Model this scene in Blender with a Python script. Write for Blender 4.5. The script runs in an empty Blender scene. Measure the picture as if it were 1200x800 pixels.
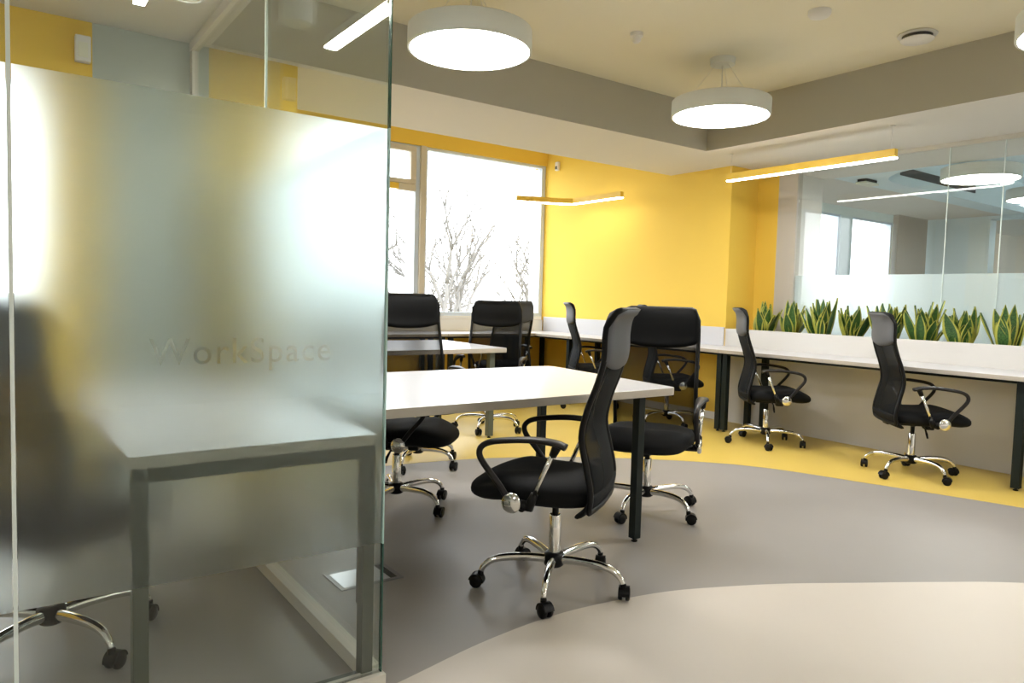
import bpy, math, random
from mathutils import Vector, Matrix
random.seed(7)
sc = bpy.context.scene
C = sc.collection
PI = math.pi

# ------------------------------------------------------------------ materials
def newmat(name):
    m = bpy.data.materials.new(name); m.use_nodes = True
    nt = m.node_tree; nt.nodes.clear()
    out = nt.nodes.new('ShaderNodeOutputMaterial')
    return m, nt, out

def pbr(name, col, rough=0.5, metal=0.0, spec=0.5, noise=0.0, nscale=8.0, bump=0.0, bscale=200.0, coat=0.0, sheen=0.0, stretch=None):
    m, nt, out = newmat(name)
    b = nt.nodes.new('ShaderNodeBsdfPrincipled')
    b.inputs['Base Color'].default_value = (*col, 1)
    b.inputs['Roughness'].default_value = rough
    b.inputs['Metallic'].default_value = metal
    b.inputs['Specular IOR Level'].default_value = spec
    b.inputs['Coat Weight'].default_value = coat
    b.inputs['Sheen Weight'].default_value = sheen
    tc = nt.nodes.new('ShaderNodeTexCoord')
    src = tc.outputs['Object']
    if stretch:
        mp = nt.nodes.new('ShaderNodeMapping'); mp.inputs['Scale'].default_value = stretch
        nt.links.new(src, mp.inputs['Vector']); src = mp.outputs['Vector']
    if noise > 0:
        n = nt.nodes.new('ShaderNodeTexNoise'); n.inputs['Scale'].default_value = nscale
        n.inputs['Detail'].default_value = 5
        nt.links.new(src, n.inputs['Vector'])
        mx = nt.nodes.new('ShaderNodeMix'); mx.data_type = 'RGBA'
        mx.inputs['A'].default_value = (*[c * (1 - noise) for c in col], 1)
        mx.inputs['B'].default_value = (*[min(1, c * (1 + noise)) for c in col], 1)
        nt.links.new(n.outputs['Fac'], mx.inputs['Factor'])
        nt.links.new(mx.outputs['Result'], b.inputs['Base Color'])
    if bump > 0:
        n2 = nt.nodes.new('ShaderNodeTexNoise'); n2.inputs['Scale'].default_value = bscale
        nt.links.new(src, n2.inputs['Vector'])
        bp = nt.nodes.new('ShaderNodeBump'); bp.inputs['Strength'].default_value = bump; bp.inputs['Distance'].default_value = 0.002
        nt.links.new(n2.outputs['Fac'], bp.inputs['Height'])
        nt.links.new(bp.outputs['Normal'], b.inputs['Normal'])
    nt.links.new(b.outputs['BSDF'], out.inputs['Surface'])
    return m

def emit(name, col, s):
    m, nt, out = newmat(name)
    e = nt.nodes.new('ShaderNodeEmission')
    e.inputs['Color'].default_value = (*col, 1); e.inputs['Strength'].default_value = s
    nt.links.new(e.outputs[0], out.inputs['Surface'])
    return m

def clear_glass(name, tint, ior=1.5, mirror=1.0):
    m, nt, out = newmat(name)
    tr = nt.nodes.new('ShaderNodeBsdfTransparent'); tr.inputs['Color'].default_value = (*tint, 1)
    gl = nt.nodes.new('ShaderNodeBsdfGlossy'); gl.inputs['Roughness'].default_value = 0.0
    fr = nt.nodes.new('ShaderNodeFresnel'); fr.inputs['IOR'].default_value = ior
    # the fresnel node inverts the ior on back faces, so feed it a front-facing value there too
    geo = nt.nodes.new('ShaderNodeNewGeometry')
    mi = nt.nodes.new('ShaderNodeMapRange')
    mi.inputs['To Min'].default_value = ior; mi.inputs['To Max'].default_value = 1.0 / ior
    nt.links.new(geo.outputs['Backfacing'], mi.inputs['Value'])
    nt.links.new(mi.outputs['Result'], fr.inputs['IOR'])
    ml = nt.nodes.new('ShaderNodeMath'); ml.operation = 'MULTIPLY'; ml.inputs[1].default_value = mirror
    nt.links.new(fr.outputs[0], ml.inputs[0])
    mx = nt.nodes.new('ShaderNodeMixShader')
    nt.links.new(ml.outputs[0], mx.inputs['Fac'])
    nt.links.new(tr.outputs[0], mx.inputs[1]); nt.links.new(gl.outputs[0], mx.inputs[2])
    nt.links.new(mx.outputs[0], out.inputs['Surface'])
    return m

def frost(name, rough, white, tint=(0.93, 0.97, 0.97), wcol=(0.86, 0.9, 0.9)):
    """etched film: light scatters through it (rough refraction) with a little milky body"""
    m, nt, out = newmat(name)
    rf = nt.nodes.new('ShaderNodeBsdfRefraction'); rf.inputs['Color'].default_value = (*tint, 1)
    rf.inputs['Roughness'].default_value = rough; rf.inputs['IOR'].default_value = 1.3
    df = nt.nodes.new('ShaderNodeBsdfDiffuse'); df.inputs['Color'].default_value = (*wcol, 1)
    tl = nt.nodes.new('ShaderNodeBsdfTranslucent'); tl.inputs['Color'].default_value = (*wcol, 1)
    m1 = nt.nodes.new('ShaderNodeMixShader'); m1.inputs['Fac'].default_value = 0.5
    nt.links.new(df.outputs[0], m1.inputs[1]); nt.links.new(tl.outputs[0], m1.inputs[2])
    m2 = nt.nodes.new('ShaderNodeMixShader'); m2.inputs['Fac'].default_value = white
    nt.links.new(rf.outputs[0], m2.inputs[1]); nt.links.new(m1.outputs[0], m2.inputs[2])
    nt.links.new(m2.outputs[0], out.inputs['Surface'])
    return m

def mesh_fabric(name, open_):
    m, nt, out = newmat(name)
    tr = nt.nodes.new('ShaderNodeBsdfTransparent')
    b = nt.nodes.new('ShaderNodeBsdfPrincipled'); b.inputs['Base Color'].default_value = (0.0032, 0.004, 0.0042, 1)
    b.inputs['Roughness'].default_value = 0.75; b.inputs['Specular IOR Level'].default_value = 0.15
    # woven gaps look closed at a grazing view
    lw = nt.nodes.new('ShaderNodeLayerWeight'); lw.inputs['Blend'].default_value = 0.35
    mr = nt.nodes.new('ShaderNodeMapRange'); mr.inputs['To Min'].default_value = open_; mr.inputs['To Max'].default_value = 0.0
    mr.inputs['From Max'].default_value = 0.75
    nt.links.new(lw.outputs['Facing'], mr.inputs['Value'])
    mx = nt.nodes.new('ShaderNodeMixShader')
    nt.links.new(mr.outputs['Result'], mx.inputs['Fac'])
    nt.links.new(b.outputs[0], mx.inputs[1]); nt.links.new(tr.outputs[0], mx.inputs[2])
    nt.links.new(mx.outputs[0], out.inputs['Surface'])
    return m

def leaf_mat(name):
    m, nt, out = newmat(name)
    b = nt.nodes.new('ShaderNodeBsdfPrincipled'); b.inputs['Roughness'].default_value = 0.4
    uv = nt.nodes.new('ShaderNodeUVMap')
    sp = nt.nodes.new('ShaderNodeSeparateXYZ'); nt.links.new(uv.outputs[0], sp.inputs[0])
    ns = nt.nodes.new('ShaderNodeTexNoise'); ns.inputs['Scale'].default_value = 9
    mp = nt.nodes.new('ShaderNodeMapping'); mp.inputs['Scale'].default_value = (0.6, 4, 1)
    nt.links.new(uv.outputs[0], mp.inputs[0]); nt.links.new(mp.outputs[0], ns.inputs['Vector'])
    r1 = nt.nodes.new('ShaderNodeValToRGB')
    r1.color_ramp.elements[0].position = 0.35; r1.color_ramp.elements[0].color = (0.012, 0.05, 0.012, 1)
    r1.color_ramp.elements[1].position = 0.65; r1.color_ramp.elements[1].color = (0.07, 0.17, 0.035, 1)
    nt.links.new(ns.outputs['Fac'], r1.inputs[0])
    r2 = nt.nodes.new('ShaderNodeValToRGB')   # yellow margins along the leaf edges
    r2.color_ramp.elements[0].position = 0.66; r2.color_ramp.elements[0].color = (0, 0, 0, 1)
    r2.color_ramp.elements[1].position = 0.74; r2.color_ramp.elements[1].color = (1, 1, 1, 1)
    nt.links.new(sp.outputs[0], r2.inputs[0])
    mx = nt.nodes.new('ShaderNodeMix'); mx.data_type = 'RGBA'
    mx.inputs['B'].default_value = (0.42, 0.42, 0.07, 1)
    nt.links.new(r2.outputs[0], mx.inputs['Factor']); nt.links.new(r1.outputs[0], mx.inputs['A'])
    nt.links.new(mx.outputs['Result'], b.inputs['Base Color'])
    nt.links.new(b.outputs[0], out.inputs['Surface'])
    return m

YEL = (0.78, 0.525, 0.072)
M = dict(
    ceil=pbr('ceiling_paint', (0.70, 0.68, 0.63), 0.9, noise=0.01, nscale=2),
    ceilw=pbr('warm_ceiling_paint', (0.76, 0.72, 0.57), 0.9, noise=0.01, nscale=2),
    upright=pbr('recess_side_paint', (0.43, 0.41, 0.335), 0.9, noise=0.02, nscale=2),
    wall=pbr('white_paint', (0.72, 0.71, 0.68), 0.85, noise=0.01, nscale=3),
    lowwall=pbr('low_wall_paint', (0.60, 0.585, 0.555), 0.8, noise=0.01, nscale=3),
    greige=pbr('greige_paint', (0.50, 0.47, 0.42), 0.85, noise=0.02, nscale=3),
    cool=pbr('cool_paint', (0.72, 0.84, 0.88), 0.85, noise=0.01, nscale=3),
    yellow=pbr('yellow_paint', YEL, 0.75, noise=0.02, nscale=2),
    floor=pbr('grey_vinyl', (0.272, 0.256, 0.238), 0.42, spec=0.35, noise=0.04, nscale=3, bump=0.05, bscale=300),
    fyel=pbr('yellow_vinyl', (0.62, 0.45, 0.10), 0.38, spec=0.4, noise=0.03, nscale=3, bump=0.05, bscale=300),
    fbei=pbr('beige_vinyl', (0.545, 0.50, 0.44), 0.42, spec=0.35, noise=0.02, nscale=3, bump=0.05, bscale=300),
    top=pbr('white_laminate', (0.57, 0.565, 0.585), 0.28, spec=0.5, noise=0.01, nscale=5),
    edge=pbr('laminate_edge', (0.44, 0.40, 0.34), 0.5, noise=0.02, nscale=10),
    dark=pbr('dark_steel', (0.008, 0.013, 0.011), 0.5, spec=0.25, noise=0.1, nscale=20),
    greysteel=pbr('grey_steel', (0.07, 0.08, 0.06), 0.5, spec=0.5, noise=0.05, nscale=20),
    chrome=pbr('chrome', (0.82, 0.82, 0.80), 0.09, metal=1.0, noise=0.02, nscale=5),
    plastic=pbr('black_plastic', (0.004, 0.004, 0.004), 0.4, spec=0.2, noise=0.1, nscale=30),
    armpl=pbr('arm_plastic', (0.009, 0.0075, 0.0075), 0.42, spec=0.35, noise=0.1, nscale=30),
    cabgrey=pbr('grey_green_paint', (0.46, 0.50, 0.45), 0.85, noise=0.02, nscale=3),
    fabric=pbr('black_fabric', (0.005, 0.0055, 0.006), 0.8, spec=0.2, noise=0.15, nscale=60, bump=0.3, bscale=600, sheen=0.0),
    leather=pbr('black_leatherette', (0.0035, 0.0038, 0.004), 0.5, spec=0.16, noise=0.1, nscale=40, bump=0.15, bscale=300),
    headrear=pbr('grey_headrest_back', (0.075, 0.078, 0.085), 0.5, spec=0.4, noise=0.04, nscale=40, bump=0.1, bscale=300),  # grey colour stands in for window sheen on the black leatherette
    net=mesh_fabric('mesh_net', 0.52),
    glass=clear_glass('clear_glass', (0.955, 0.975, 0.962)),
    wglass=clear_glass('window_glass', (0.98, 0.99, 0.99), mirror=0.6),
    gedge=pbr('glass_edge_green', (0.01, 0.07, 0.05), 0.15, spec=0.6, noise=0.1, nscale=3),
    gedgep=pbr('glass_edge_pale', (0.42, 0.62, 0.60), 0.3, spec=0.5, noise=0.05, nscale=3),  # pale tint stands in for light the film scatters into the edge
    seam=pbr('glass_seam', (0.80, 0.88, 0.84), 0.3, noise=0.05, nscale=3),
    film=frost('frosted_film', 0.40, 0.02, tint=(0.955, 0.985, 0.995)),
    film2=frost('frosted_film_side', 0.36, 0.02, tint=(0.955, 0.985, 0.995)),
    film3=frost('frosted_film_far', 0.45, 0.40, wcol=(0.90, 0.95, 0.97)),
    alu=pbr('painted_base_rail', (0.62, 0.60, 0.53), 0.5, noise=0.02, nscale=6),
    winframe=pbr('window_frame_tan', (0.58, 0.53, 0.44), 0.55, noise=0.03, nscale=6),
    winwhite=pbr('window_frame_white', (0.60, 0.68, 0.80), 0.5, noise=0.02, nscale=6),
    steel=pbr('brushed_steel', (0.55, 0.56, 0.58), 0.32, metal=0.9, noise=0.05, nscale=20, stretch=(1, 12, 1)),
    steelrim=pbr('floor_box_rim', (0.22, 0.22, 0.22), 0.4, metal=0.8, noise=0.05, nscale=20),
    lampw=pbr('lamp_body_white', (0.68, 0.70, 0.66), 0.5, noise=0.01, nscale=5),
    lampy=pbr('lamp_body_yellow', (0.80, 0.52, 0.05), 0.5, noise=0.01, nscale=5),
    white=pbr('white_plastic', (0.75, 0.74, 0.71), 0.45, noise=0.01, nscale=5),
    black=pbr('vent_black', (0.02, 0.02, 0.02), 0.6, noise=0.1, nscale=5),
    leaf=leaf_mat('snake_leaf'),
    soil=pbr('soil', (0.05, 0.035, 0.025), 0.95, noise=0.4, nscale=40, bump=0.8, bscale=80),
    bark=pbr('bark', (0.17, 0.16, 0.15), 0.9, noise=0.15, nscale=6),
    ground=pbr('pale_ground', (0.26, 0.25, 0.20), 0.95, noise=0.2, nscale=0.2),
    twig=pbr('hedge_twigs', (0.34, 0.32, 0.26), 0.95, noise=0.2, nscale=0.8),
    disc=emit('disc_diffuser', (1.0, 0.98, 0.95), 15.0),
    line=emit('line_diffuser', (1.0, 0.97, 0.92), 9.0),
    linecab=emit('cabin_line_diffuser', (1.0, 0.97, 0.92), 26.0),
    offdisc=pbr('unlit_diffuser', (0.75, 0.75, 0.62), 0.5, noise=0.01, nscale=5),
)

# ------------------------------------------------------------------ mesh helper
class MB:
    def __init__(s): s.v = []; s.f = []; s.m = []; s.uv = {}
    def add(s, vs, fs, mi=0):
        o = len(s.v); s.v += [tuple(v) for v in vs]
        for f in fs: s.f.append([i + o for i in f]); s.m.append(mi)
        return s
    def box(s, x0, y0, z0, x1, y1, z1, mi=0, T=None):
        vs = [Vector((x, y, z)) for z in (z0, z1) for y in (y0, y1) for x in (x0, x1)]
        if T: vs = [T @ v for v in vs]
        return s.add(vs, [(0, 2, 3, 1), (4, 5, 7, 6), (0, 1, 5, 4), (2, 6, 7, 3), (0, 4, 6, 2), (1, 3, 7, 5)], mi)
    def prism(s, pts, z0, z1, mi=0, side=None):
        n = len(pts)
        a = sum(pts[i][0] * pts[(i + 1) % n][1] - pts[(i + 1) % n][0] * pts[i][1] for i in range(n))
        if a < 0: pts = pts[::-1]
        vs = [(p[0], p[1], z0) for p in pts] + [(p[0], p[1], z1) for p in pts]
        s.add(vs, [list(range(n))[::-1], list(range(n, 2 * n))], mi)
        o = len(s.v) - 2 * n
        for i in range(n):
            j = (i + 1) % n
            s.f.append([o + i, o + j, o + n + j, o + n + i]); s.m.append(mi if side is None else side)
        return s
    def ring_tube(s, rings, mi=0, cap=True):
        n = len(rings[0]); vs = [p for r in rings for p in r]; fs = []
        for k in range(len(rings) - 1):
            for i in range(n):
                j = (i + 1) % n
                fs.append((k * n + i, k * n + j, (k + 1) * n + j, (k + 1) * n + i))
        if cap:
            fs.append(tuple(range(n))[::-1]); fs.append(tuple(range((len(rings) - 1) * n, len(rings) * n)))
        return s.add(vs, fs, mi)
    def tube(s, path, rad, n=10, mi=0, up=(0, 0, 1), flat=1.0):
        """rad: number or list; flat scales the section across the 'side' axis"""
        path = [Vector(p) for p in path]; rings = []
        if not isinstance(rad, (list, tuple)): rad = [rad] * len(path)
        up = Vector(up)
        for i, p in enumerate(path):
            t = (path[min(i + 1, len(path) - 1)] - path[max(i - 1, 0)]).normalized()
            sd = t.cross(up)
            if sd.length < 1e-3: sd = t.cross(Vector((1, 0, 0)))
            sd.normalize(); u = sd.cross(t).normalized()
            rings.append([p + (sd * math.cos(2 * PI * k / n) * flat + u * math.sin(2 * PI * k / n)) * rad[i] for k in range(n)])
        return s.ring_tube(rings, mi)
    def lathe(s, prof, c=(0, 0, 0), n=24, mi=0, axis='z'):
        rings = []
        for r, h in prof:
            ring = []
            for k in range(n):
                a = 2 * PI * k / n; x, y = r * math.cos(a), r * math.sin(a)
                if axis == 'z': p = (c[0] + x, c[1] + y, c[2] + h)
                elif axis == 'y': p = (c[0] + y, c[1] + h, c[2] + x)
                else: p = (c[0] + h, c[1] + x, c[2] + y)
                ring.append(p)
            rings.append(ring)
        return s.ring_tube(rings, mi)
    def sheet(s, fn, nu, nv, th_fn, mi=0, mi2=None):
        """closed thin shell: fn(u,v)->(point, normal)"""
        F = [[fn(i / nu, j / nv) for j in range(nv + 1)] for i in range(nu + 1)]
        W = nv + 1; vs = []
        for sgn in (0.5, -0.5):
            for i in range(nu + 1):
                for j in range(nv + 1):
                    p, nrm = F[i][j]; vs.append(Vector(p) + Vector(nrm) * (sgn * th_fn(i / nu, j / nv)))
        N = (nu + 1) * W; fs1 = []; fs2 = []; fs3 = []
        for i in range(nu):
            for j in range(nv):
                a, b, c, d = i * W + j, (i + 1) * W + j, (i + 1) * W + j + 1, i * W + j + 1
                fs1.append((a, b, c, d)); fs2.append((N + d, N + c, N + b, N + a))
        for i in range(nu):
            fs3 += [(i * W, N + i * W, N + (i + 1) * W, (i + 1) * W), ((i + 1) * W + nv, N + (i + 1) * W + nv, N + i * W + nv, i * W + nv)]
        for j in range(nv):
            fs3 += [(j + 1, N + j + 1, N + j, j), (nu * W + j, N + nu * W + j, N + nu * W + j + 1, nu * W + j + 1)]
        s.add(vs, fs1 + fs3, mi)
        o = len(s.v) - 2 * N
        for f in fs2: s.f.append([o + i for i in f]); s.m.append(mi if mi2 is None else mi2)
        return s
    def build(s, name, mat, parent=None, smooth=False, bevel=0.0, seg=2, subsurf=0):
        me = bpy.data.meshes.new(name); me.from_pydata([tuple(v) for v in s.v], [], s.f)
        mats = mat if isinstance(mat, (list, tuple)) else [mat]
        for mm in mats: me.materials.append(mm)
        me.polygons.foreach_set('material_index', s.m)
        me.polygons.foreach_set('use_smooth', [bool(smooth)] * len(me.polygons))
        me.update()
        o = bpy.data.objects.new(name, me); C.objects.link(o)
        if parent: o.parent = parent
        if smooth and smooth != 'all':
            mod = o.modifiers.new('edge', 'EDGE_SPLIT'); mod.split_angle = math.radians(50)
        if bevel:
            b = o.modifiers.new('bevel', 'BEVEL'); b.width = bevel; b.segments = seg; b.limit_method = 'ANGLE'; b.angle_limit = 0.6
        if subsurf:
            b = o.modifiers.new('sub', 'SUBSURF'); b.levels = subsurf; b.render_levels = subsurf
        return o

def tag(o, label=None, cat=None, group=None, kind=None):
    if label: o['label'] = label
    if cat: o['category'] = cat
    if group: o['group'] = group
    if kind: o['kind'] = kind
    return o
def empty(name, loc=(0, 0, 0), rz=0):
    o = bpy.data.objects.new(name, None); C.objects.link(o); o.location = loc; o.rotation_euler = (0, 0, rz)
    o.empty_display_size = 0.1
    return o
def copy_tree(o, parent=None):
    c = o.copy(); C.objects.link(c); c.parent = parent
    for ch in o.children: copy_tree(ch, c)
    return c
def struct(name, mb, mat, parent=None, **kw):
    o = mb.build(name, mat, parent, **kw)
    if not parent: o['kind'] = 'structure'
    return o
def bez(pts, n=8):
    """Catmull-Rom through the points"""
    P = [Vector(p) for p in pts]; P = [2 * P[0] - P[1]] + P + [2 * P[-1] - P[-2]]; out = []
    for i in range(1, len(P) - 2):
        for k in range(n):
            t = k / n; a, b, c, d = P[i - 1], P[i], P[i + 1], P[i + 2]
            out.append(0.5 * ((2 * b) + (-a + c) * t + (2 * a - 5 * b + 4 * c - d) * t * t + (-a + 3 * b - 3 * c + d) * t ** 3))
    out.append(P[-2]); return out

# ------------------------------------------------------------------ dimensions
ZL, ZR, ZP = 2.52, 2.91, 3.15          # lowered ceiling, raised recess, pocket by the window
XW = 5.905                             # face of the low wall and the yellow wall
XG = 6.33                              # far glass partition
YW = 7.53                              # window wall
YS = 5.38                              # edge of the lowered ceiling
YR = 4.32                              # far edge of the ceiling recess
XR = 5.19
YF = 1.905; XE = 0.925                 # front face and end of the frosted glass

# ------------------------------------------------------------------ floor
struct('floor', MB().box(-4, -4, -0.1, 15, YW + 0.2, 0), M['floor'])
beige = [(p[0], p[1]) for p in bez([(-4, 0.2), (-1.6, 1.1), (-0.3, 1.62), (0.5, 1.80), (0.95, 1.885), (1.315, 1.965), (1.625, 1.998), (1.87, 1.985), (2.177, 1.93),
        (2.429, 1.835), (2.677, 1.718), (2.937, 1.567), (3.268, 1.373), (3.581, 1.168), (4.2, 0.66), (4.7, 0.0), (5.0, -0.9), (5.1, -4)], 6)]
struct('floor_beige', MB().prism(beige + [(-4, -4)], 0, 0.0012), M['fbei'])
yel = [(p[0], p[1]) for p in bez([(-4, 3.3), (-1.0, 4.1), (0.8, 4.42), (1.6, 4.46), (2.17, 4.43), (2.52, 4.385), (2.85, 4.31), (3.08, 4.22), (3.6, 3.95), (4.205, 3.442),
        (4.496, 3.04), (4.68, 2.53), (4.837, 2.064), (4.963, 1.646), (5.10, 1.0), (5.2, 0.2), (5.2, -4)], 6)]
struct('floor_yellow', MB().prism(yel + [(XW, -4), (XW, YW), (-4, YW)], 0, 0.0012), M['fyel'])

# ------------------------------------------------------------------ walls
# yellow wall with the desk run along it, and its return
struct('wall_yellow', MB().box(XW, 4.585, 0, XG + 0.1, YW, ZP), M['yellow'])
struct('trim_1', MB().box(XW - 0.012, 4.60, 0, XW, YW, 0.075), M['white'])
# low wall carrying the planters: front skin, back skin, ends, bottom of trough
lw = MB().box(XW, -3.0, 0, XW + 0.035, 4.585, 0.922).box(XG - 0.12, -3.0, 0, XG + 0.06, 4.585, 0.90)
lw.box(XW + 0.035, -3.0, 0, XG - 0.12, 4.585, 0.70)
struct('wall_low', lw, M['lowwall'], bevel=0.002)
# yellow and greige piers at the end of the far glass
struct('wall_yellow_return', MB().box(XG, 4.345, 0.90, XG + 0.08, 4.585, ZL), M['yellow'])
struct('wall_greige_pier', MB().box(XG, 4.14, 0.90, XG + 0.08, 4.345, ZL), M['greige'])
struct('wall_next_room_side', MB().box(XG + 0.08, 4.41, 0, 7.2, YW, ZL), M['wall'])
# window wall : piers, sill wall, lintel
ww = MB()
ww.box(-4, YW, 0, 6.2, YW + 0.25, 0.93)
ww.box(-4, YW, 2.90, 6.2, YW + 0.25, ZP)
ww.box(-4, YW, 0.93, -2.4, YW + 0.25, 2.90).box(5.904, YW, 0.93, 6.2, YW + 0.25, 2.90)
struct('wall_window', ww, M['yellow'])
ww = MB().box(6.2, YW, 0, 15, YW + 0.25, 0.93).box(6.2, YW, 2.90, 15, YW + 0.25, ZP).box(6.2, YW, 0.93, 9.6, YW + 0.25, 2.90)
ww.box(12.95, YW, 0.93, 13.35, YW + 0.25, 2.90).box(14.9, YW, 0.93, 15, YW + 0.25, 2.90)
struct('wall_window_next_room', ww, M['cool'])
# piers at the back of the glass cabin
struct('wall_pier_yellow', MB().box(1.0, 4.38, 0, 1.505, 4.60, ZL), M['yellow'])
struct('wall_cabin_grey', MB().box(0.43, 4.38, 0, 1.0, 4.60, ZL), M['cabgrey'])
cy = MB().box(0.10, 4.38, 0, 0.43, 4.60, ZL).box(-1.2, 4.38, 2.22, 0.10, 4.60, ZL).box(-4, 4.38, 0, -1.2, 4.60, ZL)
struct('wall_cabin_yellow', cy, M['yellow'])
# enclosure out of frame: side and back walls
struct('wall_left', MB().box(-4.1, -4, 0, -4, YW + 0.2, ZP), M['wall'])
bw = MB().box(-4, -4.1, 0, 15, -4, ZP)
struct('wall_back', bw, M['wall'])

# ------------------------------------------------------------------ ceilings
cl = MB()
cl.box(-4, -4, ZL, 0.96, YS, ZL + 0.06).box(0.96, -4, ZL, 0.999, YR, ZL + 0.0009)              # over the cabin
cl.box(0.96, YR + 0.04, ZL, 15, YS, ZL + 0.06).box(0.96, YR + 0.001, ZL, 15, YR + 0.04, ZL + 0.0009)               # strip before the window zone
cl.box(XR + 0.04, -4, ZL, 7.24, YR, ZL + 0.06).box(XR + 0.001, -4, ZL, XR + 0.04, YR, ZL + 0.0009)              # strip over the wall desks
ZU = ZL + 0.06
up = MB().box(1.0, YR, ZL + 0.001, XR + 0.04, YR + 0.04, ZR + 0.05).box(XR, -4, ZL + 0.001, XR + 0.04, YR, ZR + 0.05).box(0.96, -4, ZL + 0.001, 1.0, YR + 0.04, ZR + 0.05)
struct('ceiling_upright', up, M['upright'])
cl.box(-4, YS - 0.05, ZU, 15, YS, ZP)                # upright behind the soffit edge
struct('ceiling_lowered', cl, M['ceil'])
struct('ceiling_recess', MB().box(0.96, -4, ZR, XR + 0.04, YR + 0.04, ZR + 0.06), M['ceilw'])
struct('ceiling_pocket', MB().box(-4, YS - 0.05, ZP + 0.0005, 15, YW + 0.25, ZP + 0.06), M['ceil'])
# next room: raised field with one rounded corner
R = 0.75; X0, Y1 = 7.24, 4.03
arc = [(X0 + R - R * math.cos(t), Y1 - R + R * math.sin(t)) for t in [PI / 2 * k / 12 for k in range(13)]]
cn = MB().prism([(X0, Y1 - R)] + arc[1:] + [(X0, Y1)], ZL, ZL + 0.06)
cn.box(X0, Y1, ZL, 15, YR, ZL + 0.06).box(12.5, -4, ZL, 15, Y1, ZL + 0.06)
for (a, b), (c, d) in zip(arc[:-1], arc[1:]):
    n = Vector((-(d - b), c - a)).normalized() * 0.04
    cn.prism([(a, b), (c, d), (c + n.x, d + n.y), (a + n.x, b + n.y)], ZU, ZR)
cn.box(X0 - 0.04, -4, ZU, X0, Y1 - R, ZR).box(X0 + R, Y1, ZU, 12.5, Y1 + 0.04, ZR)
struct('ceiling_next_room', cn, M['cool'])
struct('ceiling_next_recess', MB().box(X0 - 0.1, -4, ZR, 12.6, Y1 + 0.1, ZR + 0.06), M['cool'])
slot = MB().box(8.05, Y1 - 0.012, ZL + 0.10, 9.9, Y1, ZL + 0.19)
tag(slot.build('air_slot', M['black']), 'long dark air slot in the raised ceiling edge beyond the far glass', 'air vent')
# next room walls
struct('wall_next_pillar', MB().box(10.63, 5.30, 0, 11.5, 5.38, ZL), M['greige'])
nw = MB().box(11.55, 4.47, 0, 11.75, 5.6, ZL).box(11.55, -4, 0, 11.75, 3.45, ZL).box(11.55, 3.45, 2.47, 11.75, 4.47, ZL)
struct('wall_next_room_far', nw, M['cool'])
struct('wall_next_room_end', MB().box(14.9, -4, 0, 15, YW, ZP), M['greige'])

# ------------------------------------------------------------------ windows
def window(name, x0, x1, vents=()):
    w = empty(name, ((x0 + x1) / 2, YW, 0.93)); w['kind'] = 'structure'
    cx = (x0 + x1) / 2
    z0, z1 = 0.0, 1.97
    y0 = 0.02
    f = MB(); a, b = x0 - cx, x1 - cx
    f.box(a, y0, z1 - 0.035, b, y0 + 0.07, z1).box(a, y0, z0, b, y0 + 0.07, z0 + 0.05)
    f.box(a, y0, z0 + 0.05, a + 0.05, y0 + 0.07, z1 - 0.035).box(b - 0.06, y0, z0 + 0.05, b, y0 + 0.23, z1 - 0.035)
    f.build('window_frame', M['winwhite'], w, bevel=0.004)
    return w, cx
w1, cx = window('window_1', 4.10, 5.903)
MB().box(4.10 + 0.05 - cx, 0.05, 0.05, 5.843 - cx, 0.062, 1.935).build('window_pane', M['wglass'], w1)
MB().box(4.045 - cx, -0.015, 0, 4.115 - cx, 0.09, 1.97).build('mullion', M['winframe'], w1, bevel=0.004)
w2, cx = window('window_2', 1.0, 4.05)
for a, b in ((1.05, 2.5), (2.56, 3.99)):
    MB().box(a - cx, 0.05, 0.05, b - cx, 0.062, 1.44).build('window_pane', M['wglass'], w2)
    fr = MB()
    z0, z1 = 1.52, 1.95
    fr.box(a - cx, 0.0, z1 - 0.06, b - cx, 0.06, z1).box(a - cx, 0.0, z0, b - cx, 0.06, z0 + 0.05)
    fr.box(a - cx, 0.0, z0 + 0.05, a + 0.07 - cx, 0.06, z1 - 0.06).box(b - 0.07 - cx, 0.0, z0 + 0.05, b - cx, 0.06, z1 - 0.06)
    sash = fr.build('tilt_sash', M['winframe'], w2, bevel=0.004)
    MB().box(a + 0.07 - cx, 0.035, z0 + 0.05, b - 0.07 - cx, 0.045, z1 - 0.06).build('sash_pane', M['wglass'], sash)
    MB().box(a - cx, 0.0, 1.45, b - 0.22 - cx, 0.06, 1.515).build('transom', M['lampy'], w2, bevel=0.003)
    MB().box(b - 0.22 - cx, 0.0, 1.44, b - cx, 0.06, 1.515).build('transom', M['winframe'], w2, bevel=0.003)
MB().box(2.5 - cx, 0.0, 0, 2.56 - cx, 0.08, 1.97).build('mullion', M['winwhite'], w2, bevel=0.004)
w3, cx = window('window_3', -2.4, 0.95)
MB().box(-0.75 - cx, 0.0, 0, -0.69 - cx, 0.08, 1.97).build('mullion', M['winwhite'], w3, bevel=0.004)
for a, b in ((-2.35, -0.75), (-0.69, 0.89)):
    MB().box(a - cx, 0.05, 0.05, b - cx, 0.062, 1.935).build('window_pane', M['wglass'], w3)
w4, cx = window('window_4', 9.6, 12.95)
MB().box(9.65 - cx, 0.05, 0.05, 12.89 - cx, 0.062, 1.935).build('window_pane', M['wglass'], w4)
w5, cx = window('window_5', 13.35, 14.9)
MB().box(13.4 - cx, 0.05, 0.05, 14.84 - cx, 0.062, 1.935).build('window_pane', M['wglass'], w5)
struct('trim_2', MB().box(-2.4, YW - 0.03, 0.895, 5.86, YW + 0.02, 0.935), M['white'], bevel=0.003)

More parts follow.
